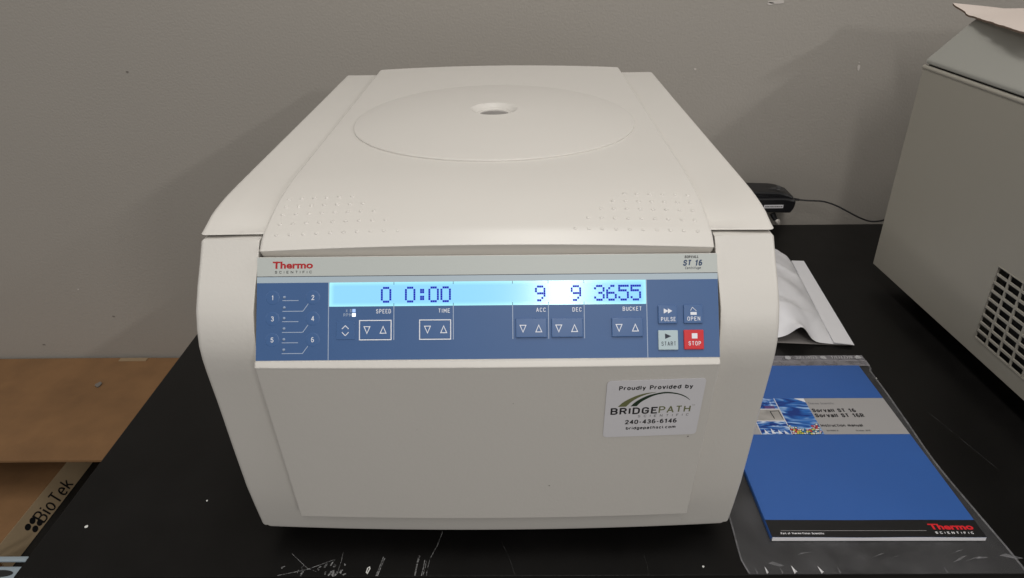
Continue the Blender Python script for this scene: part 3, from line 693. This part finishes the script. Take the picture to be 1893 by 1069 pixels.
# ---------------------------------------------------------------- clear plastic bag
def bag():
    loc = Vector((.345, .64, 0)); b_ = empty('plastic_bag', loc, 0, cat='plastic bag', label='clear zip-top plastic bag spread flat on the bench under the blue manual')
    rr = random.Random(11); K = [(rr.uniform(40, 140), rr.uniform(40, 140), rr.uniform(0, 6), rr.uniform(.25, .8)) for _ in range(6)]
    def z(x, y):
        s = sum(math.sin(x*a_+y*b__*.7+c)*d for a_, b__, c, d in K)/3
        return .0005+.00045*(1+s*.8) if not (.25 < x < .455 and .50 < y < .79) else .0006+.0001*s
    def edgeL(y): return .2125+.0022*math.sin(y*37)*math.exp(-(y-.45)*4)+(.004 if y < .475 else 0)*(.475-y)/.02
    def edgeR(y): return .474-.0070*math.exp(-((y-.62)/.09)**2)+.0006*math.sin(y*31)+(.003 if y > .79 else 0)
    def grid(name, u0, u1, y0, y1, nx, ny, m, dz=0, par=b_, fr=None):
        V = []; F = []
        for j in range(ny+1):
            y = y0+(y1-y0)*j/ny
            for i in range(nx+1):
                t = u0+(u1-u0)*i/nx; x = edgeL(y)+(edgeR(y)-edgeL(y))*t
                zz = z(x, y)+dz
                if y < .4585: zz = -.001-(.4585-y)*.7; yy = .4575-.0008
                else: yy = y
                V.append(Vector((x, yy, zz))-loc)
        for j in range(ny):
            for i in range(nx): q = j*(nx+1)+i; F.append([q, q+1, q+nx+2, q+nx+1])
        return mesh(name, V, F, m, par, smooth=180)
    grid('film', 0, 1, .4586, .7985, 90, 110, BAG); grid('film', 0, 1, .8125, .8265, 60, 6, BAGZ)
    grid('zip_seal', 0, 1, .7985, .8125, 60, 6, BAGZ, .0012)
    # side seams, bottom fold
    for u0, u1 in ((0, .006), (.991, 1)): grid('side_seam', u0, u1, .4588, .826, 1, 70, BAGE, .0005)
    mb = MB()
    for x in (.372, .4205, .4685): mb.prism(blob(16, .0048, .0042, int(x*999), x, .8196), .0021, .0023)
    V = [Vector(v)-loc for v in mb.V]; mesh('printed_dots', V, mb.F, BAGP, b_)
    mb = MB(); rr = random.Random(2)
    for x0 in (.383, .432):
        for k in range(9): x = x0+k*.0034; mb.line([(x, .8165), (x+rr.uniform(0, .003), .8205), (x+.001, .823)], .0014, .0021, .0023)
    mesh('printed_marks', [Vector(v)-loc for v in mb.V], mb.F, BAGP, b_)
    # small crumples at the bench edge, the larger ones with painted-on white glints
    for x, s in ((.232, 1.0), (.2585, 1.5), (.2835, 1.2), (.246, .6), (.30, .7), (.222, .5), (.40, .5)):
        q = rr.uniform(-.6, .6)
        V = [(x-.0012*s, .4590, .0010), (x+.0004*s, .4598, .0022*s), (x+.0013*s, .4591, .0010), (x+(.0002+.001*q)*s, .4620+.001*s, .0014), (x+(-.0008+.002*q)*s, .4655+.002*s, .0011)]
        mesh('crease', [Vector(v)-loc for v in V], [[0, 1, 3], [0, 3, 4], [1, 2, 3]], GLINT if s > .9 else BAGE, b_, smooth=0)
    for k in range(9):      # soft folds in the film
        x = rr.uniform(.23, .46); y = rr.uniform(.463, .487); d = rr.uniform(-.9, .9); l = rr.uniform(.006, .018)
        V = [(x, y, .0012), (x+l*math.cos(d), y+l*math.sin(d)*.5, .0013), (x+l*math.cos(d)*1.5, y+l*math.sin(d)*.5+.0012, .0012), (x+l*.4, y+.0016, .0021)]
        mesh('fold', [Vector(v)-loc for v in V], [[0, 1, 3], [1, 2, 3]], BAGE, b_, smooth=0)

bag()

# ---------------------------------------------------------------- white pouch behind
def pouch():
    loc = Vector((.36, 1.0, 0)); b_ = empty('white_pouch', loc, 0, cat='pouch', label='crumpled white pouch with an open end lying beside the right flank of the centrifuge')
    N = 70; rr = random.Random(21); K = [(rr.uniform(8, 26), rr.uniform(8, 26), rr.uniform(0, 6)) for _ in range(8)]
    def base(u, v):
        L0 = Vector((.245, .872)); R0 = Vector((.4745, .851)); L1 = Vector((.25, 1.155)); R1 = Vector((.5005, 1.120))
        q = (L0*(1-u)+R0*u)*(1-v)+(L1*(1-u)+R1*u)*v
        if u < .90: q.y += .055*max(0, (v-.55)/.45)**2*math.sin(math.pi*(u/.90)**1.2)**.6
        return q
    def hgt(u, v):
        e = math.sin(math.pi*min(1, (u/.895)**.8))**(.62-.34*v) if u < .895 else 0
        f = math.sin(math.pi*min(1, .10+v*.86))**.5
        h = .052*e*f*(.75+.35*v)
        n = sum(math.sin(u*a_+v*b__+c) for a_, b__, c in K)/8
        c1 = abs(math.sin(u*6+v*3+1.6*math.sin(v*8+1))); c2 = abs(math.sin(v*13-u*7+1.3*math.sin(u*11)))
        h += e*(.007*n+.0045*(1-c1)**3-.003*(1-c2)**3)+.0008*math.sin(u*60+v*23)*e*(1-c1)
        h += .004*e*math.exp(-((u-.62)/.10)**2)*math.sin(v*22)
        h *= min(1, v*5+.10)
        h += .019*math.exp(-((u-.68)/.06)**2)*math.exp(-(v/.06)**2)
        h += .016*math.exp(-((u-.62)/.11)**2)*math.exp(-((v-.12)/.14)**2)
        if v > .93: h *= 1-.85*((v-.93)/.07)**2
        return h
    def lay(name, top, m):
        V = []; F = []
        for j in range(N+1):
            for i in range(N+1):
                u, v = i/N, j/N; q = base(u, v); V.append((q.x-loc.x, q.y-loc.y, (.0022+hgt(u, v)) if top else (.0008)))
        for j in range(N):
            for i in range(N): q = j*(N+1)+i; F.append([q, q+1, q+N+2, q+N+1])
        return mesh(name, V, F, m, b_, smooth=180)
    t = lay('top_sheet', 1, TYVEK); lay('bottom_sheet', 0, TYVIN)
    mb = MB()
    for (x, y, x2, y2) in ((.4745, .8505, .5008, 1.1185),):
        d = Vector((x2-x, y2-y)); n_ = Vector((-d.y, d.x)).normalized()
        A = Vector((x, y)); B = Vector((x2, y2))
        pts = [A+Vector((0, -.004)), B, B+n_*.021, A+n_*.026]
        mb.prism([tuple(q) for q in pts], .0045, .0052, lambda x, y, z: (x-loc.x, y-loc.y, z))
    mb.obj('seal_strip', TYVEK, b_)
pouch()

# ---------------------------------------------------------------- plug-in adapter and cord
def adapter():
    loc = Vector((.472, 1.25, .05)); b_ = empty('power_adapter', loc, 0, cat='power adapter', label='black plug-in power adapter with white label and thin cord behind the centrifuge')
    O = lambda x, y, z: (x, y, z)
    def xf(x, y, z): return (x-loc.x, y-loc.y, .0705+(z-.0705)*.74-.001-loc.z)
    def xr(x, y, z): return (x-loc.x, y-loc.y-.02, z-.004-loc.z)
    # outline in x,z swept in y: flat bottom, rounded back
    ol = fillet([(.415, .052, .003), (.505, .0475, .004), (.5105, .060, .006), (.513, .082, .012), (.490, .088, .01), (.415, .088, .003)], 4)
    mb = MB(); V = []; m_ = len(ol)
    S = [(1.222, .004), (1.2235, .0015), (1.226, 0), (1.285, 0), (1.288, .0015), (1.2895, .004)]
    for y, d in S: V += [(x, y, z) for x, z in inset(ol, d)]
    F = [[i*m_+j, i*m_+(j+1) % m_, (i+1)*m_+(j+1) % m_, (i+1)*m_+j] for i in range(len(S)-1) for j in range(m_)]+[list(range(m_)), [(len(S)-1)*m_+j for j in range(m_)]]
    mb.add((V, F), xf); mb.obj('adapter_body', BLKPL, b_)
    ol2 = fillet([(.418, .084), (.508, .080, .004), (.5085, .088, .008), (.485, .100, .02), (.418, .104, .004)], 4)
    V = []; m_ = len(ol2); S = [(1.228, .004), (1.230, .001), (1.234, 0), (1.276, 0), (1.280, .001), (1.282, .004)]
    for y, d in S: V += [(x, y, z) for x, z in inset(ol2, d)]
    F = [[i*m_+j, i*m_+(j+1) % m_, (i+1)*m_+(j+1) % m_, (i+1)*m_+j] for i in range(len(S)-1) for j in range(m_)]+[list(range(m_)), [(len(S)-1)*m_+j for j in range(m_)]]
    MB().add((V, F), xf).obj('adapter_cap', BLKPL, b_)
    lab = MB().box(.453, .4885, 1.2212, 1.2222, .0625, .0712, bev=.0003, f=xf).obj('white_label', STICK, b_)
    mb = MB(); rr = random.Random(8)
    x = .4555
    while x < .485: l = rr.uniform(.0015, .004); mb.box(x, x+l, 1.2208, 1.2213, .0660, .0680, f=xf); x += l+.0009
    mb.obj('label_print', DKGREY, lab)
    mb = MB()
    for k in range(16):
        x = .462+rr.random()*.032; y = 1.236+rr.random()*.03; l = .002+rr.random()*.006; w2 = .0008+rr.random()*.002
        zt = lambda x: .1042-(x-.418)**2*1.0
        for q in range(1): mb.box(x, x+l, y, y+w2, 0, .0004, f=lambda a_, b__, c: xf(a_, b__, c+.1022-.04*max(0, a_-.455)-2.2*max(0, a_-.472)**2+.0006))
    mb.obj('moulded_marks', DKGREY, b_)
    MB().add(tube([(.508, 1.252, .0725), (.513, 1.251, .0715), (.527, 1.249, .0700)], [.0042, .004, .0028], 12), xf).obj('strain_relief', BLKPL, b_)
    MB().add(tube(spline([(.525, 1.249, .0700), (.545, 1.246, .0690), (.570, 1.243, .0680), (.592, 1.238, .0600), (.612, 1.232, .0480), (.634, 1.225, .0340), (.655, 1.222, .0250), (.675, 1.224, .0245), (.700, 1.23, .030), (.74, 1.24, .036)], 6), .0020, 8), xf).obj('cord', BLKPL, b_)
    MB().add(tube([(.476, 1.255, .052), (.479, 1.253, .046), (.483, 1.250, .040)], [.0055, .005, .004], 12), xr).obj('plug_neck', BLKPL, b_)
    MB().add(tube([(.4835, 1.249, .0408), (.4850, 1.247, .0385), (.4870, 1.246, .034)], [.0050, .0052, .0042], 12), xr).obj('plug_tip', METAL, b_)
adapter()

# ---------------------------------------------------------------- grey machine on the right
gm = empty('grey_machine', (.5887, 1.0567, 0), .0364, cat='lab machine', label='large grey enamelled laboratory machine with a vented side and hooded lid at the right end')
gm_side = MB()
def gobj(name, mb, m, parent=None, **k): return mb.obj(name, m, parent or gm, **k)
s0, z0g, NC, NR, PC, PR = .2655, .0530, 13, 9, .0233, .01165
s1 = s0+NC*PC-.0028; z1g = z0g+NR*PR-.0028
Y = lambda s: -s
side = MB()
# side sheet as four pieces round the vent
side.box(0, .003, -s0, 0, .030, .348); side.box(0, .003, -.66, -s1, .030, .348)
side.box(0, .003, -s1, -s0, .030, z0g); side.box(0, .003, -s1, -s0, z1g, .348)
gobj('side_panel', side, GREY, smooth=0)
gr = MB()
for c in range(NC-1):
    a0 = s0+(c+1)*PC-.0028; gr.box(.0004, .0026, -(a0+.0028), -a0, z0g, z1g)
for c in range(NC):
    a0 = s0+c*PC
    for r_ in range(NR-1):
        zz = z0g+(r_+1)*PR-.0028; gr.box(.0004, .0026, -(a0+PC-.0028), -a0, zz, zz+.0028)
gobj('vent_grille', gr, GREY, smooth=0)
rim = MB()
for q in ((-s1-.0012, -s0+.0012, z0g-.0012, z0g), (-s1-.0012, -s0+.0012, z1g, z1g+.0012)): rim.box(-.0005, .0006, q[0], q[1], q[2], q[3])
for q in ((-s0, -s0+.0012), (-s1-.0012, -s1)): rim.box(-.0005, .0006, q[0], q[1], z0g, z1g)
gobj('vent_rim', rim, GREY)
gobj('vent_shade_sheet', MB().box(.028, .030, -.65, -.25, .035, .20), GAP, smooth=0)  # dark sheet behind the holes; their shade comes from its colour
gobj('cabinet', MB().box(.032, .50, -.66, 0, .0305, .3478, bev=.003).box(.003, .032, -.004, -.001, .031, .347).box(.003, .032, -.66, -.656, .031, .347), GREY)
gobj('side_panel_edge', MB().add(tube([(.0026, 0.001, .3468), (.0026, -.661, .3468)], .0036, 16)), GREY)
for y in (-.05, -.60):
    for x in (.08, .44): gobj('foot', MB().add(lathe([(.02, .0002), (.02, .004), (.016, .0304)], x, y, 20)), RUB)
lidp = [(0.0005, .3535, .0016), (.0020, .3525), (.030, .3525), (.4700, .3525), (.4985, .3535, .002), (.4985, .3575, .003), (.440, .4140, .006), (.0575, .4140, .008), (.0025, .3600, .003), (.0005, .3575, .0015)]
lf = fillet(lidp, 4); m_ = len(lf); V = []
S = [(.0040, .0015), (.0052-.003, .0004), (0.0015, 0), (-.64, 0), (-.66, .0)]
S = [(-.0005, .003), (-.0015, .0008), (-.0035, 0), (-.25, 0), (-.50, 0), (-.66, 0)]
for y, d in S: V += [(x, y, z) for x, z in inset(lf, d)]
F = [[i*m_+j, i*m_+(j+1) % m_, (i+1)*m_+(j+1) % m_, (i+1)*m_+j] for i in range(len(S)-1) for j in range(m_)]+[list(range(m_)), [(len(S)-1)*m_+j for j in range(m_)]]
gobj('hooded_lid', MB().add((V, F)), GREYL)
gobj('lid_gasket', MB().box(.004, .49, -.655, -.006, .348, .3524), GAP, smooth=0)

# paperboard sheet on that lid
def board():
    loc = Vector((.72, .95, .4165)); b_ = empty('paperboard_sheet', loc, 0, cat='cardboard', label='pale paperboard sheet with torn curled corner lying on top of the grey machine')
    nx, ny = 30, 30; V = []; F = []
    rr = random.Random(4)
    def P_(u, v, t=0):
        A = Vector((.608, .885)); B = Vector((.641, 1.108)); L = A*(1-v)+B*v; Rr = Vector((1.0, .885+.22*v))
        q = L*(1-u)+Rr*u; x, y = q
        z = .4150+.010*max(0, v-.78)/.22*max(0, 1-u*5)+.001*math.sin(u*9)+.004*u*v
        x -= .0050*max(0, v-.8)/.2*max(0, 1-u*6)
        x += .0012*math.sin(v*31+math.sin(v*77))*(1 if u == 0 else 0)
        return Vector((x, y, z+t))-loc
    for t in (0, .0024):
        for j in range(ny+1):
            for i in range(nx+1): V.append(P_(i/nx, j/ny, t))
    n0 = (nx+1)*(ny+1)
    for j in range(ny):
        for i in range(nx):
            q = j*(nx+1)+i; F.append([q+n0, q+1+n0, q+nx+2+n0, q+nx+1+n0]); F.append([q, q+nx+1, q+nx+2, q+1])
    mesh('board_face', V, F, BOARD, b_)
    E_ = []
    for i in range(nx): E_.append([i, i+1, n0+i+1, n0+i]); q = ny*(nx+1)+i; E_.append([q, q+1, n0+q+1, n0+q])
    for j in range(ny): q = j*(nx+1); E_.append([q, q+nx+1, n0+q+nx+1, n0+q]); q += nx; E_.append([q, q+nx+1, n0+q+nx+1, n0+q])
    mesh('torn_edge', V, E_, BOARDE, b_)
board()

# ---------------------------------------------------------------- boxes left of the bench
c1 = empty('cardboard_carton', (-1.0, 1.12, -.9), cat='cardboard box', label='large plain brown cardboard carton with overhanging top flap against the wall, left of the bench')
def co(parent, base, name, mb, m, **k): return mesh(name, [Vector(v)-Vector(base) for v in mb.V], mb.F, m, parent, **k)
cb = (-1.0, 1.12, -.9)
mb = MB(); V = []; F = []; nx, ny = 24, 16
for t in (0, -.004):
    for j in range(ny+1):
        for i in range(nx+1):
            x = -1.40+(.735)*i/nx; y = .958+(.332)*j/ny; z = -.2995-.004*(j/ny)+.0025*math.sin(i*.35)*(1-j/ny)+.0012*math.sin(j*.7+i*.2)
            V.append((x, y+.0016*math.sin(i*.5)*(1-j/ny), z+t))
n0 = (nx+1)*(ny+1)
for j in range(ny):
    for i in range(nx): q = j*(nx+1)+i; F += [[q, q+1, q+nx+2, q+nx+1], [q+n0, q+nx+1+n0, q+nx+2+n0, q+1+n0]]
for i in range(nx): F.append([i, i+1, n0+i+1, n0+i])
for j in range(ny): q = j*(nx+1)+nx; F.append([q, q+nx+1, n0+q+nx+1, n0+q])
co(c1, cb, 'top_flap', MB().add((V, F)), CARD)
co(c1, cb, 'carton_body', MB().box(-1.40, -.67, 1.14, 1.288, -.899, -.3090), CARD, smooth=0)
co(c1, cb, 'tape_strip', MB().box(-.875, -.815, 1.276, 1.288, -.3050, -.3008, bev=.0004), TAPE)
mb = MB().prism(blob(10, .006, .009, 3, -.873, 1.19), -.3025, -.3005); co(c1, cb, 'stain', mb, SCUFF)
c2 = empty('printed_box', (-1.05, 1.0, -.46), .0, cat='cardboard box', label='lower brown cardboard box with a pale side printed in black lettering, beneath the carton flap')
cb2 = (-1.05, 1.0, -.46)
co(c2, cb2, 'box_top', MB().box(-1.25, -.9005, .80, 1.139, -.404, -.400), CARD, smooth=0)
sd = co(c2, cb2, 'printed_side', MB().box(-.903, -.900, .8490, 1.139, -.4585, -.4005), CARDL, smooth=0)
co(c2, cb2, 'box_body', MB().box(-1.249, -.9035, .801, 1.138, -.459, -.4045), CARD, smooth=0)
V, F = strokes('BioTek', .9590, 1.0620, -.4545, -.4180, bold=.11, gap=.13, shear=-.5)
co(sd, (0, 0, 0), 'lettering', MB().add(([(-.8996+z*.02, x, y) for x, y, z in V], F)), BLACKP, smooth=0).location = Vector(cb2)*-1
dots = MB()
for (y, z) in ((.9241, -.4271), (.9385, -.4262), (.9366, -.4450), (.9510, -.4442)):
    dots.add(([(-.8996, y+.0066*math.cos(t*math.pi/10)-.0025*math.sin(t*math.pi/10), z+.0078*math.sin(t*math.pi/10)) for t in range(20)], [list(range(20))]))
co(sd, (0, 0, 0), 'logo_dots', dots, BLACKP, smooth=0).location = Vector(cb2)*-1
ct = empty('shade_cart', (-.95, .95, -.9), cat='cart', label='made-up black low cart under the printed box, standing in for shade in the gap beside the bench')  # added cart; its black deck stands in for the shaded gap
cb3 = (-.95, .95, -.9)
co(ct, cb3, 'deck', MB().box(-1.35, -.60, .70, 1.135, -.49, -.4605, bev=.004), CARTM)
for x in (-1.32, -.63):
    for y in (.73, 1.10): co(ct, cb3, 'leg', MB().add(tube([(x, y, -.899), (x, y, -.49)], .014, 12)), CARTM)
tr = empty('plastic_tray', (-.88, .79, -.46), cat='tray', label='pale blue plastic tray with a dark hand hole at the lower left corner')
cb4 = (-.88, .79, -.46)
co(tr, cb4, 'rim', MB().box(-1.02, -.832, .824, .8335, -.404, -.3985, bev=.002), TRAYM)
co(tr, cb4, 'tray_body', MB().box(-1.02, -.815, .70, .8225, -.459, -.409, bev=.004), TRAYM)
co(tr, cb4, 'hand_hole_shade', MB().prism([(-.868+.022*math.cos(R(k*15)), .806+.007*math.sin(R(k*15))) for k in range(24)], -.4089, -.4083), GAP)  # no opening is cut; a flat dark oval paints its shade
